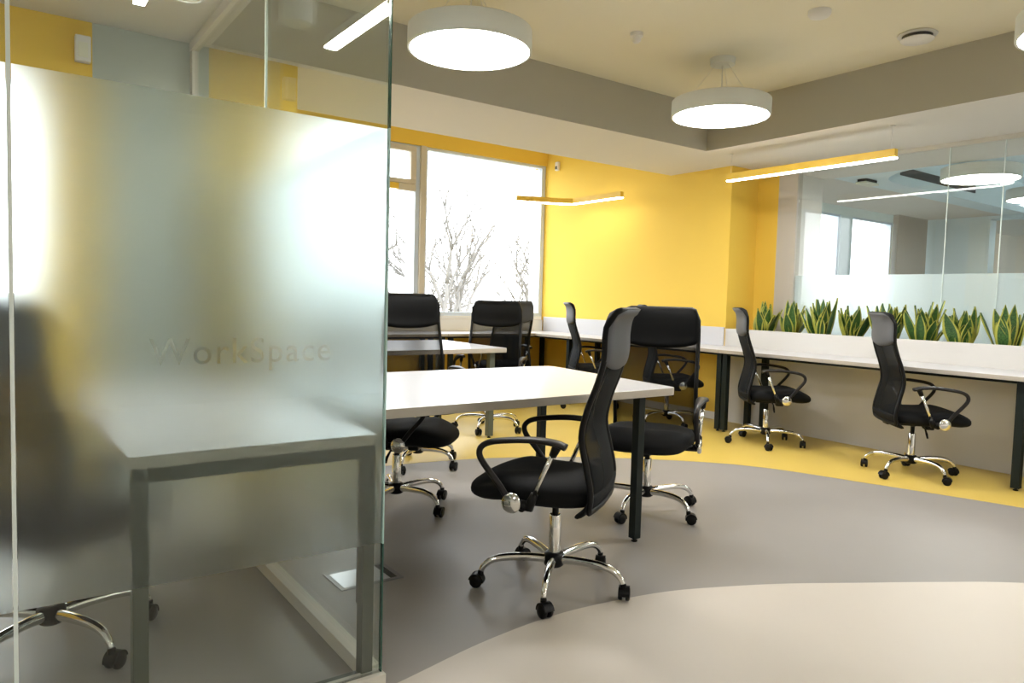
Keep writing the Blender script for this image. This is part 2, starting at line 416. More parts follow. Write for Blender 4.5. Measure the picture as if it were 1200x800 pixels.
# ------------------------------------------------------------------ outdoors
struct('ground', MB().box(-60, YW + 3, -3.2, 90, 110, -3.0), M['ground'])
def tree(x, y, h, seed, label, spread=0.55, lean=0.0, r0=None):
    rnd = random.Random(seed); mb = MB(); r0 = r0 or h * 0.018
    def grow(p, d, ln, r, lv):
        pts = [p]; dd = d.copy(); n = 4
        for i in range(n):
            dd = (dd + Vector((rnd.uniform(-.16, .16), rnd.uniform(-.16, .16), rnd.uniform(-.04, .10)))).normalized()
            pts.append(pts[-1] + dd * ln / n)
        mb.tube(pts, [r * (1 - 0.12 * i) for i in range(n + 1)], n=5 if lv else 8)
        if lv >= 5: return
        k = 3 if lv < 4 else 2
        for i in range(k):
            a = rnd.uniform(0, 2 * PI); s = spread * rnd.uniform(.7, 1.4)
            nd = (dd + Vector((math.cos(a) * s, math.sin(a) * s, rnd.uniform(-.1, .35)))).normalized()
            st = pts[-1] if i == 0 else pts[rnd.choice((2, 3, 4))]
            grow(st, nd, ln * rnd.uniform(.62, .82), r * (0.60 if i else .66), lv + 1)
    grow(Vector((0, 0, 0)), Vector((lean, 0, 1)).normalized(), h * 0.30, r0, 0)
    o = mb.build('bare_tree', M['bark'], smooth='all'); o.location = (x, y, -3.02)
    tag(o, label, 'tree', 'bare trees outside the window')
    return o
tree(12.4, 20.6, 9.6, 3, 'pale bare tree forking beside the window mullion, tallest of the trees outside', 0.5, 0.06)
tree(17.5, 24.0, 9.6, 11, 'pale bare tree outside the right half of the large window', 0.7, -0.05)
tree(8.8, 19.5, 8.4, 5, 'pale bare tree seen through the lower left window pane', 0.6)
tree(15.4, 28.5, 10, 8, 'faint bare tree standing behind the forked tree outside', 0.75)
tree(23.5, 31.0, 10.4, 9, 'faint bare tree near the yellow wall edge of the window', 0.7)
tree(14.0, 38.0, 12, 21, 'faint bare tree far outside between the window mullion and the forked tree', 0.8)
tree(20.5, 36.0, 9.0, 41, 'low faint bare tree far outside right of the forked tree', 0.9)
tree(9.4, 32.0, 8.6, 43, 'low faint bare tree far outside close to the window mullion', 0.9)
tree(24.6, 24.5, 8.4, 47, 'low spreading bare tree outside above the window sill centre', 0.95)
tree(4.0, 22.0, 7.5, 31, 'bare tree outside behind the frosted glass cabin', 0.7)

# ------------------------------------------------------------------ glass cabin
def pane(mb, x0, y0, x1, y1, z0, z1): return mb.box(x0, y0, z0, x1, y1, z1)
cab = empty('wall_glass_front', (0, YF, 0)); cab['kind'] = 'structure'
zt = ZL - 0.045
ZB0, ZB1 = 0.43, 1.635
GT = 0.014
pf = MB().box(0.036, 0, 0.042, XE - 0.004, GT, zt).build('glass_pane', M['glass'], cab)
pf2 = MB().box(-1.9, 0, 0.042, 0.026, GT, zt).build('glass_pane', M['glass'], cab)
MB().box(0.0268, -0.001, 0.042, 0.0352, GT + 0.001, zt).build('glass_seam', M['seam'], cab)
MB().box(XE - 0.004, 0, 0.042, XE, GT, ZB0).box(XE - 0.004, 0, ZB1, XE, GT, zt).build('glass_edge', M['gedge'], cab)
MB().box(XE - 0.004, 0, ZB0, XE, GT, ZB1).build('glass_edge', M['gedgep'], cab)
MB().box(-1.9, -0.018, 0, XE + 0.006, 0.03, 0.042).build('base_rail', M['alu'], cab, bevel=0.002)
MB().box(-1.9, -0.018, zt, XE + 0.006, 0.03, ZL).build('top_rail', M['alu'], cab, bevel=0.002)
# frosted film with the lettering left clear
def letters_film():
    from mathutils.geometry import delaunay_2d_cdt
    cu = bpy.data.curves.new('lettering', 'FONT'); cu.body = 'WorkSpace'; cu.size = 1.0; cu.space_character = 1.10
    cu.offset = -0.008; cu.resolution_u = 4; cu.fill_mode = 'NONE'
    to = bpy.data.objects.new('lettering', cu); C.objects.link(to)
    bpy.context.view_layer.update()
    me = bpy.data.meshes.new_from_object(to.evaluated_get(bpy.context.evaluated_depsgraph_get()))
    bpy.data.objects.remove(to)
    xs = [v.co.x for v in me.vertices]; lo, hi = min(xs), max(xs); k = 0.456 / (hi - lo)
    P = [Vector(((v.co.x - lo) * k + 0.303, v.co.y * k * 1.06 + 0.9755)) for v in me.vertices]
    E_ = [tuple(e.vertices) for e in me.edges]
    bpy.data.meshes.remove(me)
    segs = [(P[i].copy(), P[j].copy()) for i, j in E_]
    o = len(P); P += [Vector(q) for q in ((0.036, ZB0), (XE - 0.004, ZB0), (XE - 0.004, ZB1), (0.036, ZB1))]
    E_ += [(o, o + 1), (o + 1, o + 2), (o + 2, o + 3), (o + 3, o)]
    vs, es, fs, _, _, _ = delaunay_2d_cdt(P, E_, [], 0, 1e-7)
    def inside(c):
        n = 0
        for a, b in segs:
            if (a.y > c.y) != (b.y > c.y) and c.x < a.x + (c.y - a.y) / (b.y - a.y) * (b.x - a.x): n += 1
        return n % 2
    keep = [f for f in fs if not inside(sum((vs[i] for i in f), Vector((0, 0))) / len(f))]
    mb = MB(); N = len(vs); ya, yb = GT + 0.0006, GT + 0.0014
    mb.v = [(v.x, ya, v.y) for v in vs] + [(v.x, yb, v.y) for v in vs]
    cnt = {}
    for f in keep:
        mb.f.append(list(f)); mb.m.append(0); mb.f.append([i + N for i in f][::-1]); mb.m.append(0)
        for i in range(len(f)):
            a_, b_ = f[i], f[(i + 1) % len(f)]; cnt[(a_, b_)] = cnt.get((a_, b_), 0) + 1
    for (a_, b_) in cnt:
        if (b_, a_) not in cnt: mb.f.append([b_, a_, a_ + N, b_ + N]); mb.m.append(0)
    return mb.build('frosted_film', M['film'], cab)
lf = letters_film()
lf['label'] = 'frosted film with clear WorkSpace lettering'
MB().box(-1.9, GT + 0.0006, ZB0, 0.026, GT + 0.0014, ZB1).build('frosted_film', M['film'], cab)

side = empty('wall_glass_side', (XE - 0.010, YF + 0.016, 0)); side['kind'] = 'structure'
L = 4.36 - (YF + 0.012); js = 3.055 - (YF + 0.012)
for a, b in ((0.0, js - 0.004), (js + 0.004, L - 0.04)):
    MB().box(0, a, 0.045, 0.010, b, ZL - 0.05).build('glass_pane', M['glass'], side)
    MB().box(-0.0012, a, ZB0, -0.0004, b, ZB1).build('frosted_film', M['film2'], side)
MB().box(0.0005, js - 0.004, 0.045, 0.0095, js + 0.004, ZL - 0.05).build('glass_seam', M['seam'], side)
MB().box(-0.028, 0.02, 0, 0.022, L, 0.048).build('base_rail', M['alu'], side, bevel=0.002)
MB().box(-0.022, 0.02, ZL - 0.05, 0.022, L, ZL).build('top_rail', M['alu'], side, bevel=0.002)
MB().box(-0.015, L - 0.04, 0.048, 0.02, L + 0.02, ZL - 0.05).build('end_post', M['alu'], side, bevel=0.002)

# ------------------------------------------------------------------ far glass partition
fg = empty('wall_glass_far', (XG, 0, 0.90)); fg['kind'] = 'structure'
ys = [-2.5, -1.52, -0.545, 0.43, 1.41, 2.385, 2.785, 4.14]
for a, b in zip(ys[:-1], ys[1:]):
    MB().box(0.02, a + 0.003, 0.0, 0.030, b - 0.003, 1.585).build('glass_pane', M['glass'], fg)
    MB().box(0.031, a + 0.003, 0.0, 0.0318, b - 0.003, 0.56).build('frosted_film', M['film3'], fg)
    if b < 4: MB().box(0.0205, b - 0.003, 0.0, 0.0295, b + 0.003, 1.585).build('glass_seam', M['seam'], fg)
MB().box(0.0, -2.5, 1.585, 0.05, 4.14, ZL - 0.90).build('top_rail', M['alu'], fg, bevel=0.002)

# ------------------------------------------------------------------ desks
def rounded(pts, r, n=6):
    out = []
    N = len(pts)
    for i in range(N):
        p = Vector(pts[i]); a = (Vector(pts[i - 1]) - p).normalized(); b = (Vector(pts[(i + 1) % N]) - p).normalized()
        ang = a.angle(b); d = r / math.tan(ang / 2); q0 = p + a * d; q1 = p + b * d
        c = p + (a + b).normalized() * (r / math.sin(ang / 2))
        a0 = math.atan2(*(q0 - c).yx); a1 = math.atan2(*(q1 - c).yx)
        while a1 - a0 > PI: a1 -= 2 * PI
        while a1 - a0 < -PI: a1 += 2 * PI
        for k in range(n + 1):
            t = a0 + (a1 - a0) * k / n; out.append((c.x + r * math.cos(t), c.y + r * math.sin(t)))
    return out
def desk(name, pts, legs, label, group=None, r=0.03, th=0.036, leg=0.05, mat='dark', rails=None, z=0.75):
    cx = sum(p[0] for p in pts) / len(pts); cy = sum(p[1] for p in pts) / len(pts)
    t = empty(name, (cx, cy, 0)); tag(t, label, 'desk', group)
    pl = [(p[0] - cx, p[1] - cy) for p in pts]
    MB().prism(rounded(pl, r), z - th, z, 0, 1).build('desktop', [M['top'], M['edge']], t, bevel=0.002)
    h = leg / 2
    zr = z - th
    for (x, y) in legs:
        l = MB().box(x - cx - h, y - cy - h, 0.018, x - cx + h, y - cy + h, zr).build('leg', M[mat], t, bevel=0.002)
        MB().lathe([(0.013, 0.0), (0.016, 0.003), (0.016, 0.008), (0.009, 0.010), (0.009, 0.019)], (x - cx, y - cy, 0), 12).build('foot', M['plastic'], l, smooth=True)
    for (a, b) in rails or []:
        f = MB()
        (x0, y0), (x1, y1) = legs[a], legs[b]
        d = Vector((x1 - x0, y1 - y0)).normalized(); n = Vector((-d.y, d.x)) * (h * 0.8)
        p0 = Vector((x0 - cx, y0 - cy)) + d * h; p1 = Vector((x1 - cx, y1 - cy)) - d * h
        f.prism([tuple(p0 + n), tuple(p1 + n), tuple(p1 - n), tuple(p0 - n)], zr - 0.022, zr - 0.0005)
        f.build('frame_rail', M[mat], t, bevel=0.002)
    return t
desk('bench_desk', [(1.02, 2.352), (2.70, 2.365), (2.815, 3.50), (1.02, 3.505)],
     [(1.10, 2.43), (2.515, 2.435), (2.665, 3.38), (1.10, 3.40)], 'large white desk with rounded corners beside the frosted glass, nearest of the white desks',
     'white bench desks', r=0.045, leg=0.042, rails=[(1, 2), (0, 3)])
desk('bench_desk', [(1.75, 4.86), (3.46, 4.865), (3.50, 5.98), (1.75, 5.98)],
     [(1.85, 4.97), (3.335, 4.93), (3.38, 5.86), (1.85, 5.86)], 'smaller looking white desk behind the large desk, in front of the window desk',
     'white bench desks', r=0.03, mat='greysteel', rails=[(1, 2), (0, 3)])
# desks along the window and along the wall
XD = 5.32
desk('window_desk', [(1.9, 6.92), (4.10, 6.92), (4.10, 7.527), (1.9, 7.527)], [(2.0, 6.98), (4.06, 6.98), (4.06, 7.44), (2.0, 7.44)],
     'white desk under the window beside the mullion', 'desks under the window', r=0.01, th=0.03, rails=[(0, 1), (1, 2), (0, 3)])
desk('window_desk', [(4.105, 6.92), (XD - 0.0, 6.92), (XD, 7.527), (4.105, 7.527)], [(4.17, 6.98), (5.25, 6.98), (5.25, 7.44), (4.17, 7.44)],
     'white desk under the window ending at the corner with the yellow wall', 'desks under the window', r=0.01, th=0.03, rails=[(0, 1), (1, 2), (0, 3)])
XB = XW - 0.002
desk('wall_desk', [(XD + 0.003, 6.30), (XB, 6.30), (XB, 7.527), (XD + 0.003, 7.527)], [(5.39, 6.36), (5.83, 6.36), (5.83, 7.43), (5.39, 7.43)],
     'white corner desk where the window run meets the yellow wall', 'desks along the yellow and white wall', r=0.01, th=0.03, rails=[(0, 3), (0, 1)])
desk('wall_desk', [(XD + 0.003, 4.20), (XB, 4.20), (XB, 6.295), (XD + 0.003, 6.295)], [(5.40, 4.23), (5.83, 4.23), (5.83, 6.24), (5.39, 6.24)],
     'long white desk against the yellow wall', 'desks along the yellow and white wall', r=0.01, th=0.03, rails=[(0, 3), (0, 1)])
desk('wall_desk', [(XD + 0.003, 1.79), (XB, 1.79), (XB, 4.195), (XD + 0.003, 4.195)], [(5.40, 1.84), (5.83, 1.84), (5.79, 4.03), (5.40, 4.165)],
     'long white desk below the row of snake plants', 'desks along the yellow and white wall', r=0.01, th=0.03, rails=[(0, 3), (0, 1)])
desk('wall_desk', [(XD + 0.003, -0.6), (XB, -0.6), (XB, 1.785), (XD + 0.003, 1.785)], [(5.40, -0.55), (5.83, -0.55), (5.83, 1.735), (5.40, 1.735)],
     'white desk cut by the right picture edge, next after the snake plant desk', 'desks along the yellow and white wall', r=0.01, th=0.03, rails=[(0, 3), (0, 1)])
tag(MB().box(XW - 0.022, 4.592, 0.7503, XW - 0.002, 7.49, 0.935).build('upstand_panel', M['top'], bevel=0.002),
    'pale grey upstand panel running along the yellow wall behind the desks', 'upstand')
tag(MB().box(1.9, 7.505, 0.7503, XW - 0.024, 7.526, 0.893).build('upstand_panel', M['white'], bevel=0.002),
    'beige white upstand panel under the window sill behind the desks', 'upstand')

# cabin desk: slab on a loop frame pressed up to the frosted glass
cd = empty('cabin_desk', (0.59, 2.66, 0)); tag(cd, 'white desk on a grey square tube loop frame behind the frosted WorkSpace glass', 'desk')
x0, x1, y0, y1 = 0.258 - 0.59, 0.912 - 0.59 - 0.004, 1.9215 - 2.66, 3.30 - 2.66
MB().prism([(x0, y0), (x1, y0), (x1, y1), (x0, y1)], 0.723, 0.755, 0, 1).build('desktop', [M['top'], M['edge']], cd, bevel=0.002)
for yy, nm in ((y0 + 0.002, 'near'), (y1 - 0.042, 'far')):
    lp = MB()
    lp.box(x0 + 0.008, yy, 0.0, x0 + 0.044, yy + 0.04, 0.7225).box(x1 - 0.040, yy, 0.0, x1 - 0.004, yy + 0.04, 0.7225)
    lp.box(x0 + 0.044, yy, 0.6865, x1 - 0.040, yy + 0.04, 0.7225).box(x0 + 0.044, yy, 0.0, x1 - 0.040, yy + 0.04, 0.036)
    lp.build('loop_leg', M['greysteel'], cd, bevel=0.002)
for xx in (x0 + 0.06, x1 - 0.09): MB().box(xx, y0 + 0.042, 0.687, xx + 0.03, y1 - 0.042, 0.7225).build('frame_rail', M['greysteel'], cd)

# ------------------------------------------------------------------ mesh office chair (faces +x)
def back_x(z):
    K = [(0.34, -0.185), (0.38, -0.205), (0.45, -0.212), (0.55, -0.192), (0.66, -0.170), (0.76, -0.188), (0.86, -0.222), (0.95, -0.244), (1.03, -0.246), (1.08, -0.252), (1.11, -0.264), (1.135, -0.292)]
    if z <= K[0][0]: return K[0][1]
    for i in range(len(K) - 1):
        if z <= K[i + 1][0]:
            t = (z - K[i][0]) / (K[i + 1][0] - K[i][0])
            p0 = K[max(i - 1, 0)][1]; p1 = K[i][1]; p2 = K[i + 1][1]; p3 = K[min(i + 2, len(K) - 1)][1]
            return 0.5 * (2 * p1 + (p2 - p0) * t + (2 * p0 - 5 * p1 + 4 * p2 - p3) * t * t + (3 * p1 - 3 * p2 + p3 - p0) * t ** 3)
    return K[-1][1]
BW = 0.228
def bw_(z):           # half width of the back
    return BW + 0.006 * math.cos((z - 0.4) * 4)
def bpt(u, z):        # u in -1..1, slight wrap of the sides towards the sitter
    return Vector((back_x(z) + 0.022 * u * u, bw_(z) * u, z))
def bnorm(u, z):
    a = bpt(u, z + 0.004) - bpt(u, z - 0.004); b = bpt(u + 0.01, z) - bpt(u - 0.01, z)
    return b.cross(a).normalized()

def make_chair(label):
    t = empty('office_chair'); tag(t, label, 'chair', 'black mesh office chairs')
    # five chrome arms with castors
    for k in range(5):
        path = bez([(0.030, 0, 0.112), (0.10, 0, 0.120), (0.19, 0, 0.122), (0.25, 0, 0.112), (0.285, 0, 0.088), (0.297, 0, 0.066)], 4)
        n = len(path); rad = [0.0185 - 0.0075 * i / (n - 1) for i in range(n)]
        leg = MB().tube(path, rad, 12, flat=0.95).build('base_leg', M['chrome'], t, smooth='all')
        c = MB()
        a = 0.6
        cs, sn = math.cos(a), math.sin(a)
        T = Matrix.Translation((0.302, 0, 0)) @ Matrix.Rotation(a + k * 1.1, 4, 'Z')
        for s in (-1, 1):
            prof = [(0.006, 0.0065 * s), (0.0245, 0.0065 * s), (0.0265, 0.009 * s), (0.0265, 0.018 * s), (0.022, 0.0225 * s), (0.006, 0.0235 * s)]
            rings = []
            for r, h in prof:
                rings.append([T @ Vector((-0.012 + r * math.cos(2 * PI * q / 18), h, 0.0267 + r * math.sin(2 * PI * q / 18))) for q in range(18)])
            c.ring_tube(rings)
        # hood over the wheels and stem
        hood = []
        for h in (-0.021, 0.021):
            hood.append([T @ Vector((-0.012 + 0.0305 * math.cos(q), h, 0.0275 + 0.0305 * math.sin(q))) for q in [PI * (-0.05 + 1.0 * i / 10) for i in range(11)]]
                        + [T @ Vector((-0.012 - 0.005, h, 0.030)), T @ Vector((-0.012 + 0.012, h, 0.030))])
        c.ring_tube(hood)
        c.lathe([(0.009, 0.045), (0.012, 0.052), (0.012, 0.066), (0.008, 0.072)], (0.298, 0, 0), 12)
        c.build('castor', M['plastic'], leg, smooth=True)
        leg.rotation_euler = (0, 0, 2 * PI * k / 5)
    MB().lathe([(0.030, 0.080), (0.040, 0.088), (0.043, 0.105), (0.042, 0.128), (0.034, 0.138), (0.026, 0.140)], n=24).build('base_hub', M['plastic'], t, smooth=True)
    gc = MB().lathe([(0.024, 0.138), (0.0245, 0.142), (0.0245, 0.290), (0.022, 0.295), (0.014, 0.296)], n=24).build('gas_column', M['chrome'], t, smooth=True)
    MB().lathe([(0.0135, 0.296), (0.0135, 0.34), (0.020, 0.345), (0.020, 0.372)], n=18).build('piston', M['plastic'], gc, smooth=True)
    # mechanism with levers
    me = MB().box(-0.10, -0.065, 0.352, 0.11, 0.065, 0.392).box(0.07, -0.035, 0.325, 0.13, 0.035, 0.365)
    mech = me.build('tilt_mechanism', M['plastic'], t, bevel=0.008, seg=3)
    MB().tube([(0.02, -0.06, 0.365), (0.02, -0.12, 0.362), (0.02, -0.17, 0.352), (0.015, -0.215, 0.325), (0.015, -0.235, 0.30)], [0.005, 0.005, 0.005, 0.008, 0.006], 8).build('height_lever', M['plastic'], mech, smooth='all')
    # seat cushion: rounded pad with a falling front edge
    s = MB(); rings = []; NU = 40; cx, a, b = 0.055, 0.275, 0.250
    def sgp(v, e): return math.copysign(abs(v) ** e, v)
    for j in range(15):
        ph = -PI / 2 + PI * j / 14
        cr = max(0.02, sgp(math.cos(ph), 0.34)); hz = sgp(math.sin(ph), 0.72)
        ring = []
        for i in range(NU):
            th = 2 * PI * i / NU
            x = cx + a * cr * sgp(math.cos(th), 0.62); y = b * cr * sgp(math.sin(th), 0.62)
            zt_, zb = 0.476, 0.372
            f = max(0.0, (x - 0.12) / 0.19)
            top = zt_ - 0.030 * f * f + 0.010 * math.exp(-((x - 0.17) / 0.07) ** 2) - 0.012 * math.exp(-(x / 0.13) ** 2 - (y / 0.15) ** 2)
            bot = zb + 0.008 * math.exp(-((x - 0.15) / 0.05) ** 2) - 0.006 * f
            z = (top + bot) / 2 + (top - bot) / 2 * hz
            ring.append((x, y, z))
        rings.append(ring)
    s.ring_tube(rings); s.build('seat', M['fabric'], t, smooth='all')
    # back: mesh panel, tube frame, padded headrest
    zlo, zhi = 0.395, 0.97
    def fn(u, v):
        z = zlo + (zhi - zlo) * u; uu = -0.97 + 1.94 * v
        return bpt(uu, z), bnorm(uu, z)
    MB().sheet(fn, 28, 10, lambda u, v: 0.003).build('back_mesh', M['net'], t, smooth='all')
    # lower wrap of fabric round the bottom of the back
    def fl(u, v):
        z = 0.360 + 0.085 * u; uu = -1.0 + 2.0 * v
        return bpt(uu, z) + Vector((0.045 * (1 - u) ** 2, 0, -0.008 * (1 - u))), bnorm(uu, z)
    MB().sheet(fl, 5, 12, lambda u, v: 0.026).build('back_base', M['fabric'], t, smooth='all', subsurf=1)
    fr = MB()
    zs = [0.40 + 0.62 * i / 24 for i in range(25)]
    path = [bpt(-1, z) for z in zs[::-1]] + [bpt(q, 0.382) for q in (-0.97, -0.7, -0.3, 0.3, 0.7, 0.97)] + [bpt(1, z) for z in zs]
    fr.tube(path, 0.0115, 10, up=(1, 0, 0))
    MB().box(-0.185, -0.045, 0.352, -0.101, 0.045, 0.374).build('back_bracket', M['plastic'], t, bevel=0.004)
    fr.build('back_frame', M['plastic'], t, smooth=True)
    # headrest
    def hz(u, v):
        uu = -1 + 2 * v
        low = 0.928 - 0.028 * (1 - abs(uu) ** 2.2) + 0.012 * abs(uu) ** 6
        top = 1.135
        if abs(uu) > 0.70:
            d = (abs(uu) - 0.70) / 0.30; top -= 0.070 * (1 - math.sqrt(max(0, 1 - d * d)))
        return low + (top - low) * u, uu
    def fh(u, v):
        z, uu = hz(u, v)
        p = bpt(uu * 1.035, z); return p, bnorm(uu, z)
    def th(u, v):
        e = min(1, u / 0.07, (1 - u) / 0.07 + 0.25, v / 0.04 + 0.25, (1 - v) / 0.04 + 0.25)
        return 0.010 + 0.024 * math.sqrt(max(0, min(1, e)))
    hr = MB().sheet(fh, 18, 18, th, 0, 1)
    hr.build('headrest', [M['leather'], M['headrear']], t, smooth='all')
    # armrests
    for sd in (-1, 1):
        y = 0.283 * sd
        p = bez([(-0.105, y, 0.628), (-0.06, y, 0.641), (0.02, y, 0.645), (0.11, y, 0.637), (0.185, y, 0.624), (0.222, y, 0.602), (0.228, y, 0.572), (0.206, y, 0.535), (0.150, y, 0.470), (0.105, y, 0.408)], 5)
        n = len(p)
        rad = []
        for q in p:
            k = min(1, max(0, (0.17 - q.x) / 0.2)) if q.z > 0.60 else 0
            rad.append(0.0115 + 0.002 * k)
        mb = MB(); rings = []
        for i, q in enumerate(p):
            tg = (p[min(i + 1, n - 1)] - p[max(i - 1, 0)]).normalized()
            side_ = Vector((0, 1, 0)); u = side_.cross(tg).normalized()
            k = min(1, max(0, (0.20 - q.x) / 0.16)) if q.z > 0.60 else 0
            wy = 0.0125 + 0.0155 * k; hy = 0.0115
            rings.append([q + side_ * (wy * sgp(math.cos(2 * PI * m / 14), 0.8)) + u * (hy * sgp(math.sin(2 * PI * m / 14), 0.8)) for m in range(14)])
        mb.ring_tube(rings)
        arm = mb.build('armrest', M['armpl'], t, smooth='all')
        st = MB().tube([(-0.062, y, 0.615), (0.018, y * 0.985, 0.425)], 0.0095, 12)
        st.build('arm_strut', M['chrome'], arm, smooth='all')
        sk = MB().tube([(-0.075, y, 0.638), (-0.055, y, 0.592)], [0.019, 0.014], 12)
        sk.build('pad_socket', M['plastic'], arm, smooth='all')
        sk = MB().tube([(0.010, y * 0.985, 0.444), (0.034, y * 0.975, 0.385)], [0.015, 0.020], 12)
        sk.tube([(0.03, y * 0.97, 0.395), (0.11, y * 0.97, 0.402)], [0.020, 0.018], 12)
        sk.tube([(0.06, y * 0.97, 0.385), (0.06, 0.06 * sd, 0.380)], [0.016, 0.016], 10)
        sk.build('arm_bracket', M['plastic'], arm, smooth='all')
        MB().lathe([(0.036, 0.0), (0.038, 0.004 * sd), (0.038, 0.012 * sd), (0.033, 0.018 * sd), (0.004, 0.021 * sd)], (0.095, y, 0.405), 24, axis='y').build('arm_cap', M['chrome'], arm, smooth=True)
    return t
def place(t, x, y, face, base, z=0):
    t.location = (x, y, 0); t.rotation_euler = (0, 0, math.radians(face))
    k = 0
    for ch in t.children:
        if ch.name.startswith('base_leg'):
            ch.rotation_euler = (0, 0, math.radians(base + 72 * k - face)); k += 1
    return t
CH = [
 (1.84, 2.225, 126, 8, 'black mesh chair at the near side of the large desk, nearest and seen side on'),
 (2.95, 2.78, 213, 56, 'black mesh chair at the end of the large white desk, behind its steel leg'),
 (1.78, 3.525, -44, 2, 'black office chair tucked under the large desk, its seat showing beside the frosted glass'),
 (2.36, 4.36, 262, 5, 'black mesh chair whose back rises behind the large desk beside the frosted glass'),
 (3.55, 5.24, 226, 1, 'black mesh chair at the corner of the second white desk, in front of the window'),
 (4.50, 6.42, 84, 20, 'black mesh chair pushed up to the window desk, mostly hidden by another chair'),
 (5.25, 5.84, -31, 25, 'black mesh office chair at the yellow wall desk, farthest along that wall'),
 (5.22, 4.70, -38, -34, 'black mesh chair at the yellow wall desk, seen through the mesh of another chair'),
 (5.26, 3.63, -44, 3, 'black mesh office chair at the wall desk below the first snake plants'),
 (5.237, 2.432, -46, 32, 'black mesh office chair at the wall desk, the one closest to the right edge'),
 (0.138, 2.69, 40, 10, 'black office chair inside the glass cabin, its chrome base showing below the frosting'),
]
first = None
for i, (x, y, f, b, lab) in enumerate(CH):
    if i == 0: first = t = make_chair(lab)
    else: t = copy_tree(first); t['label'] = lab
    place(t, x, y, f, b)
    if i == 3: t.scale = (1, 1, 1.035)    # set a little higher than the rest

# ------------------------------------------------------------------ lamps
def disc_lamp(x, y, z, r, top, label, lit=True, h=0.115, group='round pendant lamps'):
    t = empty('pendant_lamp', (x, y, z)); tag(t, label, 'lamp', group)
    MB().lathe([(r - 0.012, 0.006), (r - 0.012, 0.0), (r, 0.0), (r + 0.001, 0.004), (r + 0.001, h - 0.004), (r - 0.004, h), (0.02, h + 0.001)], n=64).build('lamp_housing', M['lampw'], t, smooth=True)
    MB().lathe([(0.01, 0.0025), (r - 0.0125, 0.0025), (r - 0.0125, 0.005), (0.01, 0.005)], n=64).build('diffuser', M['disc'] if lit else M['offdisc'], t, smooth=True)
    g = top - z
    if g > h + 0.05:
        MB().lathe([(0.03, g - 0.05), (0.085, g - 0.045), (0.09, g)], n=32).build('ceiling_canopy', M['lampw'], t, smooth=True)
        w = MB()
        for k in range(3):
            a = 2 * PI * k / 3 + 0.4
            w.tube([(0.05 * math.cos(a), 0.05 * math.sin(a), g - 0.045), (r * 0.7 * math.cos(a), r * 0.7 * math.sin(a), h)], 0.0015, 6)
        w.tube([(0, 0, g - 0.045), (0, 0, h)], 0.004, 8)
        w.build('suspension_wire', M['white'], t, smooth='all')
    return t
disc_lamp(2.13, 3.43, 2.5, 0.338, ZR, 'large round white ceiling lamp nearest to the frosted glass')
disc_lamp(4.255, 3.43, 2.5, 0.345, ZR, 'round white ceiling lamp near the inner corner of the ceiling recess')
disc_lamp(4.27, 1.235, 2.5, 0.34, ZR, 'round white lamp cut off by the right edge of the picture under the recess')
for k, (x, y) in enumerate(((4.27, -1.1), (4.27, -3.0))):  # unseen lamps added behind the camera as fill light
    disc_lamp(x, y, 2.5, 0.34, ZR, ['round white ceiling lamp behind the camera near the wall desks', 'round white ceiling lamp farthest behind the camera'][k])
disc_lamp(-1.3, -0.9, 2.395, 0.34, ZL, 'round white ceiling lamp out of the picture in front of the glass cabin')  # another unseen lamp added for fill from the front left
for k, (x, y) in enumerate(((7.52, 0.8), (9.6, 0.8), (9.6, -1.4))):  # out of view lamps added to brighten the next room
    disc_lamp(x, y, 2.39, 0.325, ZR, ['round white lamp in the next room hidden by the picture edge', 'round white lamp deep in the next room', 'round white lamp at the far side of the next room'][k], group='round lamps in the next room')
disc_lamp(7.52, 3.02, 2.39, 0.325, ZR, 'round white lamp beyond the far glass, larger of the two there', group='round lamps in the next room')
disc_lamp(9.05, 3.05, 2.36, 0.30, ZR, 'small round white lamp beyond the far glass at the right edge', group='round lamps in the next room')
disc_lamp(0.68, 3.38, 2.40, 0.075, ZL, 'small round ceiling fitting inside the glass cabin', lit=False, h=0.119, group='cabin ceiling fittings')

def line_lamp(pts, z, label, name='pendant_bar_lamp', body='lampy', w=0.045, h=0.072, top=ZL, wires=(), cat='lamp', group=None):
    """pts: centre line in plan"""
    c = pts[0]
    t = empty(name, (c[0], c[1], z)); tag(t, label, cat, group)
    P = [Vector((p[0] - c[0], p[1] - c[1])) for p in pts]
    L_, R_ = [], []
    for i, p in enumerate(P):
        d0 = (p - P[i - 1]).normalized() if i else (P[1] - p).normalized()
        d1 = (P[i + 1] - p).normalized() if i < len(P) - 1 else d0
        d = (d0 + d1).normalized(); n = Vector((-d.y, d.x)) * (w / 2) / max(0.3, d.dot(d0))
        L_.append(p + n); R_.append(p - n)
    def strip(mb, z0, z1, k):
        for i in range(len(P) - 1):
            q = [L_[i], R_[i], R_[i + 1], L_[i + 1]]; ctr = [P[i], P[i], P[i + 1], P[i + 1]]
            mb.prism([tuple(cc + (a - cc) * k) for a, cc in zip(q, ctr)], z0, z1)
        return mb
    strip(MB(), 0.012, h, 1).build('lamp_body', M[body], t, bevel=0.0015)
    strip(MB(), 0.0, 0.0118, 0.93).build('diffuser', M['linecab'] if body == 'lampw' else M['line'], t)
    for (x, y) in wires:
        wr = MB().tube([(x - c[0], y - c[1], h), (x - c[0], y - c[1], top - z)], 0.0012, 6).build('suspension_wire', M['white'], t)
        MB().lathe([(0.004, -0.012), (0.018, -0.008), (0.02, 0.0)], (x - c[0], y - c[1], top - z), 16).build('wire_canopy', M['white'], wr, smooth=True)
    return t
line_lamp([(5.44, 2.76), (5.44, 4.27)], 2.272, 'long straight yellow bar lamp hanging over the wall desks below the snake plants', wires=((5.44, 2.80), (5.44, 4.24)), group='yellow bar lamps')
